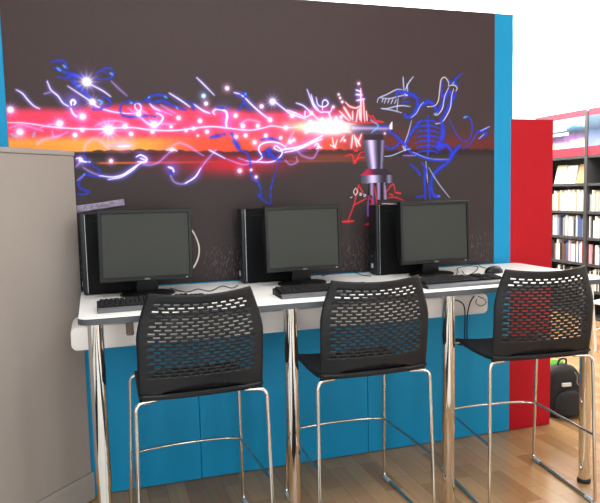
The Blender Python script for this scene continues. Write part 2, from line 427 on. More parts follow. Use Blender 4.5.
('w',4.5,[(1996,2073),(1982,2026),(1974,1964),(1941,1907),(1915,1881),(1874,1873)]),
('B',15.0,[(1829,1917),(1834,1800),(1827,1693)]),
('B',7.5,[(1756,1877),(1794,1889),(1864,1890),(1896,1879)]),
('B',7.5,[(1756,1850),(1794,1861),(1864,1862),(1896,1851)]),
('B',7.5,[(1755,1822),(1793,1833),(1863,1833),(1895,1822)]),
('B',7.5,[(1755,1794),(1793,1805),(1863,1805),(1895,1794)]),
('B',7.5,[(1755,1766),(1793,1777),(1863,1777),(1895,1766)]),
('B',7.5,[(1755,1738),(1793,1749),(1863,1749),(1895,1738)]),
('B',7.5,[(1755,1710),(1793,1721),(1863,1721),(1895,1709)]),
('B',30.0,[(1915,1901),(1926,1820),(1895,1738),(1940,1754)]),
('B',15.0,[(1786,1894),(1722,1819),(1689,1753)]),
('B',18.0,[(1882,1743),(1938,1757),(1979,1717),(1962,1663),(1888,1610),(1851,1556),(1857,1482),(1887,1464)]),
('B',20.0,[(1973,1674),(1999,1714),(2029,1743)]),
('B',21.0,[(2029,1743),(2035,1754)]),
('c',5.0,[(1731,1716),(1805,1687),(1869,1674),(1969,1673)]),
('B',10.0,[(1729,1710),(1805,1681),(1888,1667),(1973,1669)]),
('B',6.5,[(1963,1905),(2024,1803),(2068,1777),(2105,1798),(2118,1869),(2092,1917),(2062,1909)]),
('C',7.0,[(2060,1909),(2082,1917)]),
('B',6.0,[(2055,1733),(2105,1760),(2150,1825)]),
('B',11.0,[(2145,1823),(2233,1858)]),
('B',10.0,[(2158,1835),(2219,1820),(2162,1787)]),
('c',4.5,[(2172,1835),(2236,1861)]),
('c',4.0,[(2162,1789),(2199,1818)]),
('c',4.5,[(1728,1894),(1705,1819),(1679,1753),(1684,1724)]),
('B',15.0,[(1582,1838),(1668,1772),(1729,1704)]),
('B',11.0,[(1559,1753),(1595,1734),(1636,1753),(1658,1783)]),
('c',4.5,[(1558,1692),(1605,1697),(1678,1724),(1721,1734)]),
('V',4.0,[(1673,1696),(1753,1696)]),
('c',4.5,[(1667,1752),(1684,1724),(1689,1752)]),
('B',12.0,[(1715,1649),(1763,1610),(1779,1581)]),
('B',10.0,[(1805,1619),(1810,1446)]),
('B',10.0,[(1832,1534),(1842,1445)]),
('c',4.5,[(1816,1662),(1826,1542)]),
('c',4.0,[(1833,1628),(1892,1541),(1969,1451)]),
('B',10.0,[(1751,1462),(1804,1466)]),
('B',16.0,[(1861,1465),(1903,1458)]),
('B',10.0,[(1792,1653),(1817,1613),(1804,1534)]),
('C',6.5,[(1891,1461),(1904,1463)]),
('B',7.0,[(1534,1859),(1582,1858)]),
('C',6.0,[(1474,1891),(1522,1859),(1479,1821)])]
DOTS = [(0,2057,18.0,1),(-345,1920,11.0,1),(-28,1893,12.0,1),(-133,1859,12.0,1),(-310,1818,12.0,1),(-67,1805,10.0,0),(-32,1829,9.0,0),(21,1962,12.0,1),(235,1908,10.0,1),(307,1857,13.0,1),(89,1830,20.0,1),(194,1811,10.0,0),(167,1847,11.0,0),(298,1821,8.0,0),(559,2002,10.0,2),(570,1964,9.5,0),(681,2043,10.0,0),(429,1891,10.0,0),(536,1877,10.0,0),(721,1906,10.0,0),(570,1823,9.0,0),(522,1804,5.0,0),(464,1828,6.5,0),(502,1839,8.0,0),(720,1799,9.0,0),(390,1847,7.0,0),(93,1680,9.0,0),(389,1734,8.0,0),(770,1805,9.0,0),(878,1805,9.0,0),(817,1770,10.0,2),(959,1793,8.0,0),(1010,1772,10.0,0),(1031,1782,8.0,0),(733,1624,10.5,0),(794,1627,5.5,0),(819,1590,7.0,0),(920,1980,13.0,1),(860,1955,10.0,0),(757,1854,11.0,0),(837,1855,10.0,0),(904,1886,11.0,0),(988,1846,10.0,0),(1025,1909,11.0,0),(1132,1925,9.0,0),(1409,2086,6.0,0),(1291,2025,5.0,0),(1299,2007,5.0,0),(1311,1986,6.0,0),(1258,1958,7.0,0),(1274,1900,8.0,0),(1303,1906,8.0,0),(1228,1889,8.0,0),(1125,1877,10.0,0),(1321,1780,5.5,0),(1561,1818,4.5,0),(1101,1824,7.0,0),(1193,1894,8.0,0),(-48,1686,8.0,0)]
def make_mural():
    st = .0035
    nx = int((MX1-MX0)/st)+1; nz = int((MZ1-MZ0)/st)+1
    gx = np.linspace(MX0, MX1, nx); gz = np.linspace(MZ0, MZ1, nz)
    X, Z = np.meshgrid(gx*1000, gz*1000)                     # millimetres on the wall
    rng = np.random.default_rng(3)
    def sm(a, b, v): t = np.clip((v-a)/(b-a), 0, 1); return t*t*(3-2*t)
    def gauss(v, m, s_): return np.exp(-((v-m)/s_)**2)
    img = np.zeros((nz, nx, 3)); img[:] = (.236,.182,.186)
    def over(col, a): img[:] = img*(1-a[..., None]) + np.array(col)/255*a[..., None]
    def screen(col, a): img[:] = 1-(1-img)*(1-np.clip(np.array(col)/255*a[..., None], 0, 1))
    wob = 8*np.sin(X/90.)+5*np.sin(X/37.+1)
    HZ = 1722.                                              # the printed horizon
    # ground
    over((50,42,42), sm(HZ+4, HZ-14, Z)*.75)
    # dusk to the right
    over((100,36,28), gauss(Z, HZ+40, 62)*sm(1150, 1500, X)*.85*(Z > HZ-6))
    # the red and orange sky
    top = 1935 + 12*np.sin(X/170.) + wob*.5
    w = sm(1480, 1120, X)
    red = sm(top+28, top-22, Z)*w*(Z > HZ-3)
    over((226,58,88), red)
    over((234,84,80), sm(1840, 1770, Z)*w*(Z > HZ-3)*.6)
    og = sm(1812, 1768, Z)*(Z > HZ-3)
    over((244,152,62), og*sm(620, 250, X)); over((210,76,38), og*sm(250, 620, X)*w*.8)
    over((222,70,140), gauss(Z, 1846, 32)*w*.45*(.5+.5*np.sin(X/61.)*np.sin(X/23.)))
    # trees, water and the red glow on the ground
    tl = HZ + 4 + 7*np.abs(np.sin(X/21.))*np.abs(np.sin(X/57.+.6)) + 5*np.sin(X/140.)
    over((38,26,30), sm(tl+3, tl-3, Z)*sm(HZ-38, HZ-14, Z)*.85)
    over((214,86,48), gauss(Z, HZ-52, 5)*sm(0, 60, X)*sm(1750, 400, X)*.95)
    over((190,26,46), np.exp(-((X-700)/260)**2-((Z-(HZ-66))/52)**2)*.95); over((150,30,44), np.exp(-((X-420)/160)**2-((Z-(HZ-30))/28)**2)*.7)
    over((150,60,40), gauss(Z, HZ-30, 26)*sm(900, 1100, X)*sm(1620, 1380, X)*.6)
    # bottom sparkle of wet ground
    spk = rng.random((nz, nx)); a = (spk > .965)*sm(1290, 1180, Z)*sm(1010, 1100, Z)*.35
    a = (a + np.roll(a, 1, 0) + np.roll(a, 2, 0) + np.roll(a, 3, 0))*np.clip(np.sin(X/115.+2), .15, 1); over((150,150,150), np.clip(a, 0, .4))
    over((70,14,26), ((X > 1080) & (X < 1262))*gauss(Z, 1240, 52)*.8)
    # the metal cannon in the print
    def shade(u): return np.clip(.33+.62*gauss(u, -.25, .33)-.18*gauss(u, .55, .3)+.35*gauss(u, .78, .14), 0, 1)
    def body(mask, u, tint):
        v = shade(u); c = np.stack([v*tint[0], v*tint[1], v*tint[2]], -1); img[mask] = c[mask]
    def px(o): return o
    zz = (Z-CZ0)/(CZ1-CZ0); hw = CW1+(CW0-CW1)*zz; xc = CX1+(CX0-CX1)*zz
    m = (zz >= 0) & (zz <= 1) & (np.abs(X-xc) < hw); body(m, (X-xc)/hw, (.86,.78,1.05))
    m = (np.abs(X-CX0) < CW0*.85) & (Z >= CZ1) & (Z < CZ1+30); img[m] = (.16,.12,.14)
    u = (X-RX)/RW; rz = RZ - 5*np.sqrt(np.clip(1-u*u, 0, 1)); m = (np.abs(u) < 1) & (np.abs(Z-rz) < RH); body(m, u, (.86,.80,1.02))
    cone = (Z > RZ+RH-5) & (Z < RZ+RH+28); hw2 = RW*(1-(Z-RZ-RH)/28*.38); m = cone & (np.abs(X-RX) < hw2); img[m] = (.17,.12,.18)
    over((190,20,70), m*sm(RX+10, RX-60, X)*.85)
    m = (Z < RZ-RH) & (Z > RZ-RH-95) & (np.abs(X-RX) < RW*(.52+.16*(RZ-RH-Z)/95)); v = .28+.25*np.sin((X-RX)/6.5); c = np.stack([v*1.15, v*.95, v*1.3], -1); img[m] = c[m]
    m = (Z < RZ-RH-70) & (Z > RZ-RH-185) & (np.abs(X-(RX-30-(RZ-RH-70-Z)*.2)) < 21); v = .3+.22*np.sin(X/5.); c = np.stack([v*.85, v*.6, v*1.1], -1); img[m] = c[m]
    t = (X-BX0)/(BX1-BX0); bz = BZ0+(BZ1-BZ0)*t; ub = (Z-bz)/BH; m = (t > 0) & (t < 1) & (np.abs(ub) < 1)
    v = .27+.4*gauss(ub, .25, .35); c = np.stack([v*.9, v*.78, v*1.1], -1); img[m] = c[m]
    m = (np.abs(X-BX1) < 9) & (Z > BZ1+2) & (Z < BZ1+38+(X-BX1)*1.2); img[m] = (.85,.83,.92)
    # light strokes
    SMK = np.clip(((X > 1250)*.25)+.78+.28*np.sin(X/13.+2*np.sin(Z/17.))*np.sin(Z/11.+2*np.sin(X/19.))+.18*np.sin((X+Z)/7.), .3, 1.1)
    def curve(p):
        P = [np.array(q, float) for q in p]
        if len(P) < 3: return P
        P = [2*P[0]-P[1]] + P + [2*P[-1]-P[-2]]; out = []
        for i in range(1, len(P)-2):
            a, b, c_, d = P[i-1:i+3]
            for j in range(5):
                q = j/5; out.append(.5*((2*b)+(c_-a)*q+(2*a-5*b+4*c_-d)*q*q+(3*b-a-3*c_+d)*q**3))
        out.append(P[-2]); return out
    KIND = {'W':((250,248,255),.95,(70,60,235),.62,5.0), 'V':((196,160,240),.6,(90,60,220),.4,4.0), 'B':((32,54,208),.85,(22,36,190),.34,2.4),
            'C':((70,175,245),.85,(40,90,240),.5,2.6), 'P':((255,238,248),.9,(250,90,205),.45,4.0), 'p':((250,160,225),.55,(235,90,210),.4,4.0),
            'R':((255,235,235),.95,(240,30,60),.75,3.6), 'r':((240,44,52),.85,(190,16,36),.4,2.6), 'w':((238,222,226),.9,(190,140,160),.2,2.), 'c':((200,214,250),.8,(50,70,220),.3,2.2)}
    def field(k, wd, pts):
        c1, a1, c2, a2, gm = KIND[k]; cv = curve(pts); g = max(wd*gm*.55, 11.) if k in 'WVPpR' else max(wd*gm*.5, 5.)
        R = g*2.2+wd
        xs = [q[0] for q in cv]; zs = [q[1] for q in cv]
        i0 = max(0, int((min(xs)-R-MX0*1000)/3.5)); i1 = min(nx, int((max(xs)+R-MX0*1000)/3.5)+2)
        j0 = max(0, int((min(zs)-R-MZ0*1000)/3.5)); j1 = min(nz, int((max(zs)+R-MZ0*1000)/3.5)+2)
        if i1 <= i0 or j1 <= j0: return None
        x = X[j0:j1, i0:i1]; z = Z[j0:j1, i0:i1]; D = np.full(x.shape, 1e9); n = len(cv)-1
        for i in range(n):
            a, b = cv[i], cv[i+1]; d = b-a; L2 = d@d+1e-9
            q = np.clip(((x-a[0])*d[0]+(z-a[1])*d[1])/L2, 0, 1)
            f = (i+q)/n; tap = .45+.55*np.sin(PI*np.clip(f, 0, 1))**.6
            D = np.minimum(D, np.hypot(x-a[0]-q*d[0], z-a[1]-q*d[1])/tap)
        return (j0, j1, i0, i1), D, g
    for k, wd, pts in STROKES:                               # glow first
        r = field(k, wd, pts)
        if r is None: continue
        (j0, j1, i0, i1), D, g = r; sub = img[j0:j1, i0:i1]; c1, a1, c2, a2, gm = KIND[k]
        al = (a2*np.exp(-(D/g)**2*1.4)*(SMK[j0:j1, i0:i1] if k == 'B' else 1))[..., None]
        if k in 'Br': sub[:] = sub*(1-al)+np.array(c2)/255*al
        else: sub[:] = 1-(1-sub)*(1-np.array(c2)/255*al)
    # the burst of light at the muzzle
    e = np.hypot((X-BURX)/115, (Z-BURZ)/40); screen((255,150,60), np.exp(-np.hypot((X-BURX+120)/140, (Z-BURZ)/34)**2)); screen((255,110,170), np.exp(-(e*.72)**2)*.4)
    screen((255,240,170), np.exp(-(np.hypot((X-BURX+105)/85, (Z-BURZ)/17))**2)); screen((255,255,255), np.clip(np.exp(-(e)**2.4)*1.5, 0, 1))
    for th, ln in zip(rng.random(26)*2*PI, rng.random(26)*90+60):
        dx, dz = math.cos(th), math.sin(th)*.8; q = np.clip(((X-BURX)*dx+(Z-BURZ)*dz), 0, ln); D = np.hypot(X-BURX-q*dx, Z-BURZ-q*dz); screen((255,225,245), np.exp(-(D/7)**2)*.6)
    for k, wd, pts in STROKES:
        r = field(k, wd, pts)
        if r is None: continue
        (j0, j1, i0, i1), D, g = r; sub = img[j0:j1, i0:i1]; c1, a1, c2, a2, gm = KIND[k]
        h = wd*(.46 if k == 'B' else .36); sft = 2.2+wd*.12 if k == 'B' else 2.4; al = (a1*np.clip(1-(D-h*.5)/(h*.6+sft), 0, 1)*(SMK[j0:j1, i0:i1] if k == 'B' else 1))[..., None]
        sub[:] = sub*(1-al)+np.array(c1)/255*al
    for x, z, r_, k in DOTS:
        r_ *= 1.18
        d = np.hypot(X-x, Z-z); th = np.arctan2(Z-z, X-x)
        if k == 1:
            ray = (.5+.5*np.cos(th*12+x))**4*np.exp(-d/(r_*1.3)); screen((120,90,255), np.clip(np.exp(-(d/(r_*2.0))**2)*.6+ray*.7, 0, 1)); screen((255,255,255), np.clip(np.exp(-(d/(r_*.95))**2)*1.5+ray*.45*(d < r_*2.6), 0, 1))
        else:
            gl = (70,150,250) if k == 2 else (235,130,240); screen(gl, np.exp(-(d/(r_*1.9))**2)*.6)
            a = np.clip(1.5-d/(r_*.85), 0, 1); over((225,245,255) if k == 2 else (255,252,255), a)
    img += (rng.random((nz, nx, 1))-.5)*.02
    img = np.clip(img, 0.02, .97)
    linr = np.where(img <= .04045, img/12.92, ((img+.055)/1.055)**2.4)
    me = bpy.data.meshes.new('mural_print')
    co = np.zeros((nz, nx, 3), np.float32); co[..., 0] = X/1000-ox; co[..., 2] = Z/1000; co[..., 1] = -.0325
    idx = np.arange(nz*nx).reshape(nz, nx)
    quads = np.stack([idx[:-1, :-1], idx[:-1, 1:], idx[1:, 1:], idx[1:, :-1]], -1).reshape(-1, 4)
    # rim folded back to the panel so the print has a thickness
    rim = np.concatenate([idx[0, :], idx[1:, -1], idx[-1, -2::-1], idx[-2:0:-1, 0]])
    back = co.reshape(-1, 3)[rim].copy(); back[:, 1] = -.0302
    nb = np.arange(len(rim))+nz*nx
    rq = np.stack([np.roll(rim, -1), rim, nb, np.roll(nb, -1)], -1)
    V = np.concatenate([co.reshape(-1, 3), back]); F = np.concatenate([quads, rq])
    me.vertices.add(len(V)); me.vertices.foreach_set('co', V.ravel())
    me.loops.add(F.size); me.loops.foreach_set('vertex_index', F.ravel().astype(np.int32))
    me.polygons.add(len(F)); me.polygons.foreach_set('loop_start', np.arange(0, F.size, 4, dtype=np.int32))
    me.update(calc_edges=True); me.validate()
    ca = np.ones((len(V), 4), np.float32); ca[:nz*nx, :3] = linr.reshape(-1, 3); ca[nz*nx:, :3] = linr.reshape(-1, 3)[rim]
    at = me.color_attributes.new('print', 'FLOAT_COLOR', 'POINT'); at.data.foreach_set('color', ca.ravel())
    me.materials.append(M['mural'])
    o = bpy.data.objects.new('mural_print', me); C.objects.link(o); o.parent = part
    o['label'] = 'dark printed mural of coloured light trails, a cannon and a blue horned beast'
CX0,CZ1=1493,1783; CX1,CZ0=1503,1607; CW0,CW1=68,42; RX,RZ=1509,1571; RW,RH=94,24
BX0,BZ0=1366,1840; BX1,BZ1=1600,1838; BH=26; BURX,BURZ=1244,1852
make_mural()

# red low panel beside it
tag(MB().box(-.1475*S, .1405*S, -.03, .03, .003, 1.816*S, .003, 1).build('red_panel', M['red'], loc=(2.4165*S, .028, 0)), 'plain red partition panel, lower than the blue one it adjoins', 'panel')

# crumpled silvery strip stuck on the mural
def strip():
    mb = MB(); n = 26; rows = []
    pts_t = [(-0.126, 1.464),(-0.076, 1.468),(0.017, 1.477),(0.145, 1.494)]; pts_b = [(-0.128, 1.428),(-0.076, 1.432),(0.025, 1.445),(0.147, 1.461)]
    for i in range(n+1):
        t = i/n; q = t*(len(pts_t)-1); k = min(int(q), len(pts_t)-2); f = q-k
        a = [pts_t[k][j]*(1-f)+pts_t[k+1][j]*f for j in (0,1)]; b = [pts_b[k][j]*(1-f)+pts_b[k+1][j]*f for j in (0,1)]
        row = []
        for j in range(7):
            g = j/6; row.append(mb.bm.verts.new((a[0]*(1-g)+b[0]*g, -.0045-.004*random.random(), a[1]*(1-g)+b[1]*g)))
        rows.append(row)
    for r0, r1 in zip(rows, rows[1:]):
        for j in range(6): mb.bm.faces.new((r0[j], r0[j+1], r1[j+1], r1[j]))
    o = mb.build('tape_strip', M['tape'], smooth=60); md = o.modifiers.new('thick', 'SOLIDIFY'); md.thickness = .001
    return tag(o, 'crumpled silvery tape strip stuck on the mural above the leftmost computer', 'tape')
strip()

# grey freestanding screen, set at an angle on the left
PA = math.radians(43.5); L = 1.75
scr = empty('grey_screen', (-.076, -.036, 0), PI/2-PA, 'grey fabric-covered freestanding screen at the left, angled towards the room', 'screen')
# local +X runs from far end back towards the viewer's left (negative), face on -Y side after rotation
MB().box(-L, 0, 0, .028, .135*S, 1.622*S, .004, 1).build('fabric_panel', M['grey_screen'], scr)
MB().box(-L, .002, -.004, .031, 1.622*S, 1.644*S, .003, 1).build('cap_trim', M['grey_trim'], scr)
MB().box(-L, .012, -.006, .031, .004, .135*S, .003, 1).build('plinth', M['grey_trim'], scr)

# ------------------------------------------------------------------ desk
DX0, DX1, DY0, DY1, DH = -.076*S, 2.30*S, -.75*S, -.012, S
desk = empty('desk', ((DX0+DX1)/2, (DY0+DY1)/2, 0), 0, 'long white-topped high desk with grey edge and chrome legs, carrying three computers', 'desk')
cx, cy = (DX0+DX1)/2, (DY0+DY1)/2; a, b = (DX1-DX0)/2, (DY1-DY0)/2
def rrect(a, b, r, n=6):
    out = []
    for sx, sy, t0 in ((1,1,0), (-1,1,90), (-1,-1,180), (1,-1,270)):
        for i in range(n+1):
            t = math.radians(t0+90*i/n); out.append((sx*(a-r)+r*math.cos(t), sy*(b-r)+r*math.sin(t)))
    return out
MB().prism(rrect(a-.002, b-.002, .045), 2, DH-.024, DH, .0012).build('tabletop', M['laminate'], desk)
def band():
    mb = MB(); o = rrect(a, b, .047); i_ = rrect(a-.0021, b-.0021, .045)
    n = len(o); z0, z1 = DH-.0242, DH-.0012
    R = [[mb.bm.verts.new((x, y, z)) for x, y in q] for q, z in ((o, z0), (o, z1), (i_, z1), (i_, z0))]
    for j in range(4):
        A, B = R[j], R[(j+1)%4]
        for k in range(n): mb.bm.faces.new((A[k], A[(k+1)%n], B[(k+1)%n], B[k]))
    return mb.build('edge_band', M['edge'], desk)
band()
LY = -.69*S
for lx in [-0.0166, 0.771, 1.5295, 2.3119]:
    leg = MB().lathe([(.024, .012), (.0275, .02), (.0275, .375), (.030, .378), (.030, DH-.03), (.034, DH-.028), (.034, DH-.0245)], lx-cx, LY-cy, 32).build('leg', M['leg_chrome'], desk, 40)
    MB().lathe([(.031, 0), (.033, .004), (.033, .016), (.029, .02)], lx-cx, LY-cy, 32).build('foot', M['rubber'], leg)
MB().box(0.101-cx, 0.131-cx, -.64-cy, -.59-cy, 0.942, DH-.0242, .004, 1).build('cable_clip', M['box_grey'], desk)

# thick white rounded shelf fixed to the partition below the desk
SX0, SX1, SY0, SZ0, SZ1 = (-0.1261, 2.0105, -0.3255, 0.8269, 0.9338)
def wall_shelf():
    xc, zc = (SX0+SX1)/2, (SZ0+SZ1)/2; aa, bb = (SX1-SX0)/2, (SZ1-SZ0)/2
    o = MB().prism([(x, z+zc) for x, z in rrect(aa, bb, .028)], 1, SY0, -.003, .006).build('wall_shelf', M['shelf_white'], loc=(xc, 0, 0))
    return tag(o, 'thick white round-cornered shelf fixed low on the blue partition under the desk', 'shelf')
wall_shelf()

# ------------------------------------------------------------------ computers
def make_tower(loc, rz, label):
    r = empty('desktop_computer', loc, rz, label, 'computer', 'black desktop computers on the desk')
    W, D, H = .335, .095, .377                                   # side panel faces the room, front bezel faces left
    MB().box(.012, W, 0, D, .006, H, .003, 1).build('case', M['tower_side'], r)
    f = MB().box(-.006, .0122, -.001, D+.001, .004, H+.001, .004, 2).build('front_bezel', M['tower_front'], r)
    MB().box(-.0105, -.0058, .006, D-.004, .02, .13, .002, 1).build('port_cover', M['tower_front'], f)
    MB().box(-.0072, -.0058, .008, D-.008, .20, .212, .0005, 1).build('disc_drive', M['black_gloss'], f)
    MB().box(-.0122, -.0104, .036, .06, .038, .062, .0004, 1).build('badge', M['sticker'], f)
    MB().box(-.0122, -.0104, .045, .052, .098, .108, .0004, 1).build('power_button', M['silver'], f)
    MB().box(.0118, .0150, -.0022, .004, .008, H, .0006, 1).build('edge_trim', M['silver'], r)
    v = MB()
    for k in range(5): v.box(.045+k*.012, .053+k*.012, -.0012, .002, H-.034, H-.030)
    v.build('vent', M['black_matte'], r)
    for x in (.05, W-.05): MB().box(x-.02, x+.02, .01, D-.01, 0, .0065, .001, 1).build('foot', M['rubber'], r)
    return r
def make_monitor(loc, rz, roll, w, h, zb, label):
    r = empty('monitor', loc, rz, label, 'monitor', 'black flat-panel monitors on the desk')
    t = .017; zc = zb+h/2
    Mx = Matrix.Translation((0, 0, zc)) @ Matrix.Rotation(roll, 4, 'Y') @ Matrix.Rotation(math.radians(-2.5), 4, 'X')
    def put(o): o.data.transform(Mx); return o
    fr = MB()
    def ring(mb, wo, ho, wi, hi, y0, y1):
        q = [[mb.bm.verts.new((sx*W/2, y, sz*H/2)) for sx, sz in ((-1,-1),(1,-1),(1,1),(-1,1))] for W, H, y in ((wo,ho,y1),(wo,ho,y0+.003),(wo-.006,ho-.006,y0),(wi+.003,hi+.003,y0),(wi,hi,y0+.003),(wi,hi,y1))]
        for A, B in zip(q, q[1:]+q[:1]):
            for k in range(4): mb.bm.faces.new((A[k], A[(k+1)%4], B[(k+1)%4], B[k]))
    ring(fr, w, h, w-2*t, h-2*t-.004, -.02, .012)
    bz = put(fr.build('bezel', M['black_gloss'], r))
    put(MB().box(-w/2+t-.001, w/2-t+.001, -.0145, -.008, -h/2+t+.001, h/2-t-.001).build('screen', M['screen'], r))
    sh = MB().prism([(-h/2+.004, .0), (-h/2+.03, .034), (-.05, .05), (.08, .05), (h/2-.03, .034), (h/2-.004, 0)], 0, -w/2+.004, w/2-.004, .003)
    o = sh.build('back_cover', M['black_matte'], r)
    o.data.transform(Matrix(((1,0,0,0),(0,0,1,0),(0,1,0,0),(0,0,0,1)))); o.data.flip_normals(); put(o)
    lg = text_mesh('DELL', .0115, .0004); lg.transform(Matrix.Translation((0, -.0206, -h/2+t*.52)) @ Matrix.Rotation(PI/2, 4, 'X')); lg.transform(Mx)
    lg.materials.append(M['silver']); lo = bpy.data.objects.new('logo', lg); C.objects.link(lo); lo.parent = bz
    bt = put(MB().box(w/2-.035, w/2-.027, -.0215, -.019, -h/2+.006, -h/2+.0095).build('power_button', M['silver'], bz))
    st = MB().prism([(-.05, .012), (.05, .012), (.04, zb+.09), (-.04, zb+.09)], 1, .035, .062, .004).build('neck', M['black_matte'], r)
    # base: low oval foot
    n = 36; bm_ = MB(); rings = []
    for k_, z in ((1.0, 0.), (1.0, .007), (.93, .012), (.35, .018)):
        rings.append([bm_.bm.verts.new((.125*k_*math.cos(2*PI*i/n), .03+.095*k_*math.sin(2*PI*i/n), z)) for i in range(n)])
    for A, B in zip(rings, rings[1:]):
        for i in range(n): bm_.bm.faces.new((A[i], A[(i+1)%n], B[(i+1)%n], B[i]))
    bm_.bm.faces.new(rings[0][::-1]); bm_.bm.faces.new(rings[-1]); bm_.build('base', M['black_gloss'], r)
    return r
def make_keyboard(loc, rz, label):
    r = empty('keyboard', loc, rz, label, 'keyboard', 'black keyboards on the desk')
    W, D = .445, .155
    MB().prism([(-D/2, 0), (D/2, 0), (D/2, .026), (D/2-.01, .029), (-D/2+.03, .017), (-D/2, .014)], 0, -W/2, W/2, .002).build('case', M['key'], r)
    MB().prism([(-D/2-.004, .001), (-D/2+.002, .001), (-D/2+.024, .0175), (-D/2+.006, .0172), (-D/2-.004, .0115)], 0, -W/2+.002, W/2-.002, .0008).build('front_edge', M['keyboard_front'], r)
    ks = MB()
    for j in range(6):
        y = -D/2+.036+j*.0195; x = -W/2+.012
        z = .0185+(y+D/2-.03)*.1
        if j == 0: ws = [.026]*3+[.118]+[.026]*4
        else: ws = [.0188+.006*((j*3) % 4 == i) for i in range(14)]
        for wd in ws:
            if x+wd > W/2-.13: break
            ks.box(x, x+wd-.0025, y, y+.0165, z-.004, z+.006, .0016, 1); x += wd
        for k in range(3): ks.box(W/2-.125+k*.0188, W/2-.125+k*.0188+.016, y, y+.0165, z-.004, z+.006, .0016, 1) if j != 2 else None
        if j < 5:
            for k in range(3): ks.box(W/2-.064+k*.0188, W/2-.064+k*.0188+.016, y, y+.0165, z-.004, z+.006, .0016, 1)
    ks.build('keys', M['key'], r)
    for k in range(3): MB().box(W/2-.06+k*.016, W/2-.056+k*.016, D/2-.016, D/2-.013, .0265, .0292).build('indicator_light', M['silver'], r)
    for x in (-W/2+.04, W/2-.04): MB().box(x-.012, x+.012, D/2-.02, D/2-.012, -.0005, .004).build('foot', M['rubber'], r)
    return r
DZ = DH
make_tower((-.054*S, -.165*S, DZ), math.radians(0), 'black desktop computer standing leftmost on the desk, by the grey screen')
make_tower((.674*S, -.135*S, DZ), math.radians(0), 'black desktop computer standing in the middle of the desk')
make_tower((1.363*S, -.165*S, DZ), math.radians(0), 'black desktop computer standing rightmost on the desk, below the printed cannon')
make_monitor((.209*S, -.285*S, DZ), math.radians(0), math.radians(.5), .398*S, .310*S, .068*S, 'black flat monitor leftmost on the desk, by the grey screen')
make_monitor((.927*S, -.285*S, DZ), math.radians(0), math.radians(-.1), .372*S, .304*S, .068*S, 'black flat monitor in the middle of the desk, between the other two')
make_monitor((1.618*S, -.285*S, DZ), math.radians(0), math.radians(.1), .388*S, .309*S, .064*S, 'black flat monitor rightmost on the desk, before the blue beast of the mural')
make_keyboard((0.205*S, -0.575*S, DZ), math.radians(0.5), 'black keyboard leftmost on the desk, before the leftmost monitor')
make_keyboard((0.925*S, -0.575*S, DZ), math.radians(-1.0), 'black keyboard in the middle of the desk, before the middle monitor')
make_keyboard((1.575*S, -0.6*S, DZ), math.radians(1.2), 'black keyboard rightmost on the desk, beside the mouse')
def make_mouse(loc, rz):
    r = empty('computer_mouse', loc, rz, 'black computer mouse on the right end of the desk', 'mouse')
    mb = MB().sphere((0, 0, .004), .058, .033, .034, 24, 14)
    for v in mb.bm.verts:
        if v.co.z < 0: v.co.z = 0
    mb.build('shell', M['black_gloss'], r, 60)
    w = MB().sphere((.03, 0, .0285), .009, .004, .006, 12, 8).build('wheel', M['rubber'], r, 60)
    return r
make_mouse((1.925*S, -.345*S, DZ), math.radians(8))
def cable(name, pts, rad, m, label):
    pts = [Vector(p) for p in pts]; o0 = pts[0].copy()
    return tag(MB().tube([p-o0 for p in catmull(pts, 8)], rad, 8).build(name, m, smooth=60, loc=o0), label, 'cable')
cable('monitor_cable', [(0.4256, -0.21, 1.3529), (0.4515, -0.189, 1.3268), (0.4751, -0.1785, 1.2716), (0.4781, -0.1785, 1.2225), (0.4601, -0.189, 1.1755), (0.4265, -0.21, 1.1359)], 0.0042, M['cable_white'], 'pale cable looping out behind the right edge of the leftmost monitor')
cable('desk_cable', [(0.3359, -0.1386, 1.0545), (0.3911, -0.3046, 1.0545), (0.4579, -0.2357, 1.0545), (0.5003, -0.3256, 1.0545), (0.5832, -0.1906, 1.0545), (0.6149, -0.2794, 1.0545), (0.663, -0.1937, 1.0545)], 0.0022, M['cable_black'], 'black cable snaking over the desk between the leftmost monitor and the middle computer')
cable('desk_cable', [(1.1488, -0.0729, 1.0545), (1.2408, 0.0195, 1.0545), (1.3289, 0.1238, 1.0545), (1.3721, 0.0482, 1.0545), (1.3541, -0.1366, 1.0545), (1.3802, -0.1961, 1.0545)], 0.0022, M['cable_black'], 'black cable snaking over the desk between the middle monitor and the rightmost computer')
cable('desk_cable', [(1.7977, -0.3514, 1.0545), (1.8607, -0.2681, 1.0545), (1.9539, -0.1156, 1.0545), (2.0532, -0.0612, 1.0545), (2.0756, -0.1294, 1.0545), (1.9071, -0.3409, 1.0545), (1.8321, -0.3925, 1.0545), (1.9018, -0.2415, 1.0545)], 0.002, M['cable_black'], 'thin black cable coiled left of the mouse on the desk')
cable('desk_cable', [(2.1033, -0.0033, 1.0545), (2.1381, -0.0231, 1.0545), (2.0949, -0.1401, 1.0545), (2.0879, -0.1901, 1.0545)], 0.002, M['cable_black'], 'thin black cable running to the mouse on the desk')
cable('hanging_cable', [(1.7777, -0.3444, 0.9191), (1.8199, -0.3444, 0.9106), (1.8501, -0.3444, 0.8814), (1.8562, -0.3444, 0.8161), (1.8531, -0.3444, 0.7296), (1.8562, -0.3444, 0.6586)], 0.0035, M['cable_black'], 'black cable hanging below the desk right of the third chrome leg')
cable('hanging_cable', [(1.9112, -0.3444, 0.9308), (1.8867, -0.3444, 0.8948), (1.8714, -0.3444, 0.8311), (1.8684, -0.3444, 0.7391), (1.8746, -0.3444, 0.6568)], 0.0035, M['cable_black'], 'second black cable hanging below the desk, just right of the first')
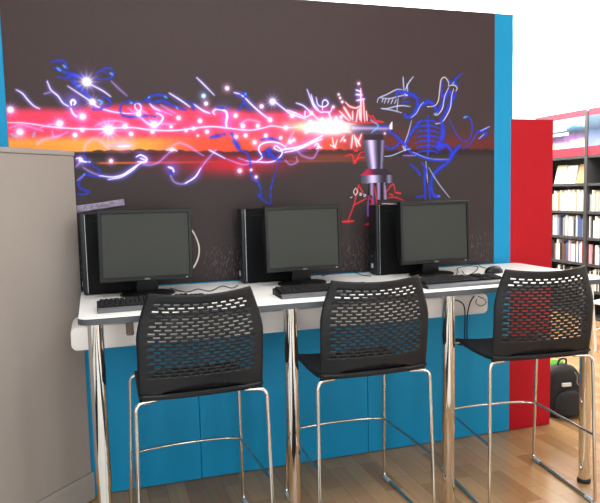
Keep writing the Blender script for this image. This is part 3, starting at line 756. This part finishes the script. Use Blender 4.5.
cable('cable_loop', [(1.9412, -0.336, 0.9274), (1.9785, -0.336, 0.9083), (1.991, -0.336, 0.8855), (1.9599, -0.336, 0.8715), (1.9289, -0.336, 0.8902), (1.9351, -0.336, 0.9115)], 0.002, M['cable_black'], 'looped black cable under the desk at the right end of the white shelf')

# ------------------------------------------------------------------ bar stools
def make_stool():
    r = empty('bar_stool', (0,0,0), 0, 'x', 'bar stool', 'black perforated bar stools at the desk')
    # perforated back: slots in brick order, columns and rows as the moulding has them
    per, sl = .0415, .0265
    cols = [-1e9]; us = set(); ncol = 10; x0 = -ncol*per/2
    ulist = []
    for k in range(ncol+1):
        for d in (0, sl-per/2, per/2, sl):
            ulist.append(round(x0+k*per+d, 5))
    ulist = sorted(set(u for u in ulist if u <= -x0+1e-6))
    HWB = .248
    full = [-HWB, -HWB+.012, (-HWB+.012+ulist[0])/2] + ulist + [(HWB-.012+ulist[-1])/2, HWB-.012, HWB]
    rp = .0143; nrow = 21; v0 = .094
    vl = [0, .006, .012, .0175] + [.018+.0035*k for k in range(12)] + [.064, .075, .086]
    for j in range(nrow): vl += [v0+j*rp, v0+j*rp+.0068]
    vl += [v0+nrow*rp+.003, v0+nrow*rp+.012, .413, .422]
    Hh = .422
    def surf(u, v):
        t = v/Hh; k = max(0, (t-.58)/.42); hw = HWB-.052*k**1.4-.004*(1-t)
        x = u*hw/HWB; un = u/HWB
        z = .722+v - .012*(1-un*un)*t
        y = -.262-.066*t**1.15 + .050*un*un*(.35+.65*t) - .012*math.sin(PI*min(1, t*1.25))
        v2 = .018+.033*(1-(un/.78)**2)                           # curved recess above the lower edge
        if abs(un) < .78 and .0178 < v < v2: y += .026
        return (x, y, z)
    mb = MB(); nu, nv = len(full), len(vl)
    g = [[mb.bm.verts.new(surf(u, v)) for u in full] for v in vl]
    # rounded bottom corners come from the seat; skip cells that are slots
    for j in range(nv-1):
        vm = (vl[j]+vl[j+1])/2; q = (vm-v0)/rp; row = math.floor(q); slotrow = 0 <= row < nrow and (q-row)*rp < .0068
        for i in range(nu-1):
            um = (full[i]+full[i+1])/2; hole = False
            if slotrow and ulist[0]-1e-4 < um < ulist[-1]:
                ph = (um-x0-(per/2 if row % 2 else 0)) % per
                kcell = (um-x0-(per/2 if row % 2 else 0))//per
                hole = ph < sl and 0 <= kcell < ncol
            if not hole: mb.bm.faces.new((g[j][i], g[j][i+1], g[j+1][i+1], g[j+1][i]))
    loose = [v for v in mb.bm.verts if not v.link_faces]
    bmesh.ops.delete(mb.bm, geom=loose, context='VERTS')
    bk = mb.build('backrest', M['black_plastic'], r, 35)
    md = bk.modifiers.new('thickness', 'SOLIDIFY'); md.thickness = .006; md.offset = 1
    # seat
    mb = MB(); ns, nt = 21, 26; rows = []
    for j in range(nt):
        t = j/(nt-1)
        y = -.262+.478*t
        for_z = .733 - .010*math.sin(PI*min(1, t*1.1)) - (.045*((t-.86)/.14)**2 if t > .86 else 0) + (.0)
        if t < .12: for_z += .012*((.12-t)/.12)**2
        hw = .244 - .018*t - (.03*((t-.9)/.1)**2 if t > .9 else 0)
        row = []
        for i in range(ns):
            un = -1+2*i/(ns-1); row.append(mb.bm.verts.new((un*hw, y, for_z+.012*(abs(un)**3)-.006)))
        rows.append(row)
    for A, B in zip(rows, rows[1:]):
        for i in range(ns-1): mb.bm.faces.new((A[i], A[i+1], B[i+1], B[i]))
    st = mb.build('seat', M['black_plastic'], r, 50); md = st.modifiers.new('thickness', 'SOLIDIFY'); md.thickness = .012; md.offset = -1
    for sx in (-1, 1):
        p = [(sx*.175, -.235, .716), (sx*.259, -.262, .716), (sx*.270, -.285, .0085), (sx*.268, .252, .0085), (sx*.247, .190, .708), (sx*.175, .190, .706)]
        MB().tube(fillet(p, .032, 7), .0078, 12).build('side_frame', M['rod'], r, 60)
        for y, lx in ((-.245, .268), (.215, .268)):
            MB().tube([(sx*lx, y-.028, .0088), (sx*lx, y+.028, .0088)], .0108, 10).build('glide', M['glide'], r, 60)
    def lerp(a, b, t): return [a[i]*(1-t)+b[i]*t for i in range(3)]
    ra = lerp((.259, -.262, .716), (.270, -.285, .0085), .54); fa = lerp((.247, .190, .708), (.268, .252, .0085), .533)
    fz = .336; pts = [(-ra[0], ra[1], fz)]
    front = [(-fa[0]+.004, fa[1]-.012, fz)] + [(x, fa[1]+.004+.030*(1-(x/.25)**2), fz) for x in (-.2, -.12, -.04, .04, .12, .2)] + [(fa[0]-.004, fa[1]-.012, fz)]
    path = [(-ra[0], ra[1], fz)] + front + [(ra[0], ra[1], fz)]
    MB().tube(fillet(path, .02, 4), .0065, 10).build('footrest', M['rod'], r, 60)
    return r
proto = make_stool()
spots = [(.350*S, -.545*S, math.radians(1.2), 'black perforated bar stool leftmost at the desk, before the leftmost monitor'),
         (1.059*S, -.547*S, math.radians(-.6), 'black perforated bar stool in the middle of the three at the desk'),
         (1.862*S, -.593*S, math.radians(-6.8), 'black perforated bar stool rightmost at the desk, before the red panel')]
for i, (x, y, a_, lb) in enumerate(spots):
    o = proto if i == 0 else copy_tree(proto)
    o.location = (x, y, 0); o.rotation_euler = (0, 0, a_); o['label'] = lb

# ------------------------------------------------------------------ bookcase on the right
K = 1.55
BX = 4.996*S; BD = .30
posts = [2.486*S-.9*2, 2.486*S-.9, 2.486*S, 2.486*S+.9]
levels = [.02, .30*S, .583*S, .863*S, 1.142*S, 1.440*S, 1.735*S]
HT = 2.225*S
bc = empty('bookcase', (BX+BD/2, 2.486*S, 0), 0, 'tall black metal bookcase full of books, with a red picture header, at the far right', 'bookcase')
bx, by = BX+BD/2, 2.486*S
for py in posts:
    MB().box(-BD/2-.012, BD/2, py-by-.023, py-by+.023, 0, HT-.02, .002, 1).build('upright', M['bookcase'], bc)
for k in range(3):
    y0, y1 = posts[k]+.024-by, posts[k+1]-.024-by
    for z in levels: MB().box(-BD/2, BD/2-.01, y0, y1, z-.022 if z > .1 else 0, z+.008, .002, 1).build('shelf', M['bookcase'], bc)
    MB().box(BD/2-.008, BD/2, y0, y1, 0, HT-.02).build('back_panel', M['bookcase'], bc)
    h = MB().box(-BD/2, -BD/2+.02, y0, y1, 1.735*S+.01, HT, .002, 1).build('header_board', M['header_red'], bc)
    MB().box(-BD/2-.004, -BD/2+.001, y0+.005, y1-.005, 1.735*S+.105, HT-.075).build('poster', M['poster_a'] if k == 2 else M['poster_b'], h)
    if k == 2:
        t = MB()
        for (ya, yb, z) in ((.30, .62, .31), (.26, .60, .255)): t.box(-BD/2-.0052, -BD/2-.0035, y0+ya, y0+yb, 1.735*S+z, 1.735*S+z+.028)
        t.build('poster_caption', M['laminate'], h)
BOOKC = {'white':(232,230,222), 'cream':(222,208,176), 'grey':(150,150,152), 'black':(36,36,40), 'red':(190,40,40), 'blue':(70,90,140), 'tan':(180,140,96), 'pink':(214,150,160), 'brown':(96,66,50)}
BM = {k: mat('book_'+k, v, .5, noise=.1, nscale=90) for k, v in BOOKC.items()}
ORD = ['first','second','third','fourth','fifth','sixth','seventh','eighth','ninth','tenth','eleventh','twelfth','thirteenth','fourteenth','fifteenth','sixteenth','seventeenth','eighteenth','nineteenth','twentieth']
def book(y, z, th, h, d, col, label, group, lean=0):
    r = empty('book', (BX+.03+d/2, y, z+.0085), 0, label, 'book', group); r.rotation_euler = (lean, 0, 0)
    cv = MB(); cv.box(-d/2, d/2, -th/2, -th/2+.002, 0, h); cv.box(-d/2, d/2, th/2-.002, th/2, 0, h); cv.box(-d/2, -d/2+.003, -th/2, th/2, 0, h)
    cv.build('cover', BM[col], r); MB().box(-d/2+.003, d/2-.004, -th/2+.002, th/2-.002, .003, h-.003).build('pages', M['paper'], r)
rowname = {2:'second', 3:'third', 4:'fourth', 5:'fifth'}
pal = ['white','white','cream','grey','white','black','white','tan','red','white','blue','cream','white','pink','brown','grey']
palrow = {2:['white','cream','white','white','grey','white','tan','cream'], 3:['black','grey','white','white','white','white','grey','black','blue'], 4:['white','red','white','black','white','pink','brown','white','blue','tan'], 5:['black','white','brown','grey','black','white']}
for bay, (ya, yb, sgn) in {'left':(posts[2]+.026, posts[2]+.80, 1), 'right':(posts[2]-.026, posts[2]-.62, -1)}.items():
    for row in (2, 3, 4, 5):
        z = levels[6-row]; y = ya; i = 0
        while True:
            th = random.choice([.016,.02,.024,.028,.034,.04]); h = random.uniform(.185, .245); d = random.uniform(.15, .2)
            if (y+sgn*th-yb)*sgn > 0 or i >= 20: break
            col = random.choice(palrow[row])
            y += sgn*(th/2+.0008)
            book(y, z, th, h, d, col, f'{col}-spined book on the {rowname[row]} shelf of the {bay} bay, {ORD[i]} from the upright', f'books on the {rowname[row]} shelf, {bay} bay')
            y += sgn*(th/2+.0008); i += 1
# face-out covers on the top shelf
for i, (dy, w, h, col, lb) in enumerate([(.12, .17, .225, 'tan', 'tan-covered book displayed face out beside the upright on the top shelf'), (.31, .16, .215, 'white', 'white-covered book displayed face out in the middle of the top shelf'), (.49, .17, .225, 'cream', 'cream-covered book displayed face out farthest left on the top shelf')]):
    r = empty('display_book', (BX+.075, posts[2]+dy+.03, levels[5]+.0085), 0, lb, 'book', 'books displayed face out'); r.rotation_euler = (0, math.radians(14), 0)
    MB().box(-.01, -.008, -w/2, w/2, 0, h).build('cover', BM[col], r); MB().box(-.008, .008, -w/2+.003, w/2-.002, .002, h-.003).build('pages', M['paper'], r)
r = empty('display_book', (BX+.075, posts[2]-.3, levels[5]+.0085), 0, 'white-covered book displayed face out right of the upright on the top shelf', 'book', 'books displayed face out'); r.rotation_euler = (0, math.radians(14), 0)
MB().box(-.01, -.008, -.1, .1, 0, .2).build('cover', BM['white'], r); MB().box(-.008, .008, -.097, .098, .002, .197).build('pages', M['paper'], r)

# ------------------------------------------------------------------ backpack
def backpack(loc, rz):
    r = empty('backpack', loc, rz, 'black backpack standing on the floor beside the red panel', 'backpack')
    def blob(w, d, h, z0, y0, nu=28, nv=16, top=.35):
        mb = MB(); rings = []
        for j in range(nv+1):
            t = j/nv; z = z0+h*t
            k = (1-max(0, (t-(1-top))/top)**2.4)**.5 if t > 1-top else 1
            k *= .93+.07*math.sin(PI*min(1, t*1.6)); k = max(k, .03)
            if t < .05: k *= .92+.08*t/.05
            rings.append([mb.bm.verts.new((w/2*k*math.copysign(abs(math.cos(a))**.6, math.cos(a)), y0+d/2*k*math.copysign(abs(math.sin(a))**.7, math.sin(a)), z)) for a in (2*PI*i/nu for i in range(nu))])
        for A, B in zip(rings, rings[1:]):
            for i in range(nu): mb.bm.faces.new((A[i], A[(i+1)%nu], B[(i+1)%nu], B[i]))
        mb.bm.faces.new(rings[0][::-1]); mb.bm.faces.new(rings[-1]); return mb
    blob(.25, .15, .345, 0, 0).build('body', M['pack'], r, 60)
    p = blob(.19, .07, .17, .02, -.085, top=.5).build('front_pocket', M['pack'], r, 60)
    MB().box(-.045, .02, -.0835, -.070, .21, .234, .003, 1).build('patch', M['pack_patch'], r)
    MB().tube(catmull([(-.03, .0, .335), (-.02, -.01, .372), (.02, -.01, .372), (.03, 0, .335)]), .006, 8).build('top_handle', M['pack'], r, 60)
    MB().tube(catmull([(.045, -.071, .30), (.06, -.08, .27), (.055, -.085, .235), (.07, -.08, .215)]), .004, 8).build('hanging_cord', M['box_grey'], r, 60)
    for sx in (-1, 1): MB().tube(catmull([(sx*.06, .07, .31), (sx*.075, .11, .24), (sx*.09, .105, .12), (sx*.095, .07, .03)]), .012, 8).build('shoulder_strap', M['pack'], r, 60)
    for sx in (-1, 1): MB().sphere((sx*.118, -.03, .13), .014, .012, .01).build('side_buckle', M['pack_patch'] if sx > 0 else M['tower_front'], r, 60)
    return r
backpack((2.74*S, .12*S, .001), math.radians(-8))
g = MB().sphere((0, 0, .118), .10, .06, .118, 18, 10)
for v in g.bm.verts: v.co += Vector((random.uniform(-1,1), random.uniform(-1,1), random.uniform(0,1)))*.01
tag(g.build('green_bundle', M['green'], smooth=60, loc=(3.16, .525, 0)), 'green cloth bundle just visible behind the black backpack', 'bundle')

# white tubular chair past the desk on the right, only its leg in the frame
def tube_chair(loc, rz):
    r = empty('side_chair', loc, rz, 'white tubular side chair at the right edge, beyond the desk leg', 'chair')
    for sx in (-1, 1):
        MB().tube(fillet([(sx*.2, .2, .45), (sx*.14, .2, .006)], .02), .011, 10).build('leg', M['steel_white'], r, 60)
        MB().tube(fillet([(sx*.2, -.2, .45), (sx*.14, -.2, .006)], .02), .011, 10).build('leg', M['steel_white'], r, 60)
        MB().tube([(sx*.2, -.2, .45), (sx*.19, -.25, .82)], .011, 10).build('back_post', M['steel_white'], r, 60)
    MB().prism([(x, y) for x, y in rrect(.22, .22, .05)], 2, .445, .47, .006).build('seat', M['steel_white'], r)
    MB().box(-.2, .2, -.262, -.24, .66, .84, .008, 2).build('backrest', M['steel_white'], r)
    for sy in (-1, 1): MB().tube([(-.165, sy*.2, .2), (.165, sy*.2, .2)], .008, 8).build('stretcher', M['steel_white'], r, 60)
    return r
tube_chair((4.46, 1.2, 0), math.radians(20))

# ------------------------------------------------------------------ light
def area(name, loc, rot, sx, sy, power, col=(1,1,1)):
    l = bpy.data.lights.new(name, 'AREA'); l.shape = 'RECTANGLE'; l.size = sx; l.size_y = sy; l.energy = power; l.color = col
    o = bpy.data.objects.new(name, l); C.objects.link(o); o.location = loc; o.rotation_euler = rot; return o
area('ceiling_light_desk', (.9, -2.2, 3.3), (0,0,0), 3.0, 1.2, 92, (.97,.99,1))
area('ceiling_light_right', (4.0, 1.6, 3.3), (0,0,0), 2.2, 4.0, 80, (1,.99,.97))
area('ceiling_light_behind', (0.6, 3.0, 3.3), (0,0,0), 4.0, 2.5, 160, (1,1,1))
area('uplight_right', (3.6, 2.2, 2.75), (PI,0,0), 2.4, 3.5, 330, (1,1,1))  # added fill aimed upwards to whiten the ceiling, no such fitting
area('wall_washer_right', (4.4, 2.8, 2.9), (0,math.radians(-70),0), 1.0, 5.0, 120, (1,1,1))  # added fill that burns out the far right wall
area('window_light_left', (-1.6, YF+.12, 1.5), (PI/2,0,0), .9, 2.5, 55, (.93,.97,1))  # front lights from here on: added fills, also streaking the chrome
area('window_light_middle', (1.4, YF+.12, 1.5), (PI/2,0,0), .9, 2.5, 55, (.93,.97,1))
area('window_light_right', (4.3, YF+.12, 1.5), (PI/2,0,0), .9, 2.5, 55, (.93,.97,1))

w = bpy.data.worlds.new('room_air'); bpy.context.scene.world = w; w.use_nodes = True
w.node_tree.nodes['Background'].inputs['Color'].default_value = (.8,.85,.9,1); w.node_tree.nodes['Background'].inputs['Strength'].default_value = .3

# ------------------------------------------------------------------ camera
cam = bpy.data.cameras.new('camera'); co = bpy.data.objects.new('camera', cam); C.objects.link(co)
cam.sensor_fit = 'HORIZONTAL'; cam.sensor_width = 36; cam.lens = 645.278*36/600; cam.clip_start = .05
co.matrix_world = Matrix([[0.952206, 0.051262, -0.301124, 0.0], [-0.304508, 0.081702, -0.948999, -3.313609], [-0.024045, 0.995338, 0.093407, 1.511819], [0, 0, 0, 1]])
sc = bpy.context.scene; sc.camera = co
sc.view_settings.view_transform = 'Standard'; sc.view_settings.look = 'None'; sc.view_settings.gamma = 1; sc.view_settings.use_curve_mapping = False
sc.view_settings.exposure = 0.0
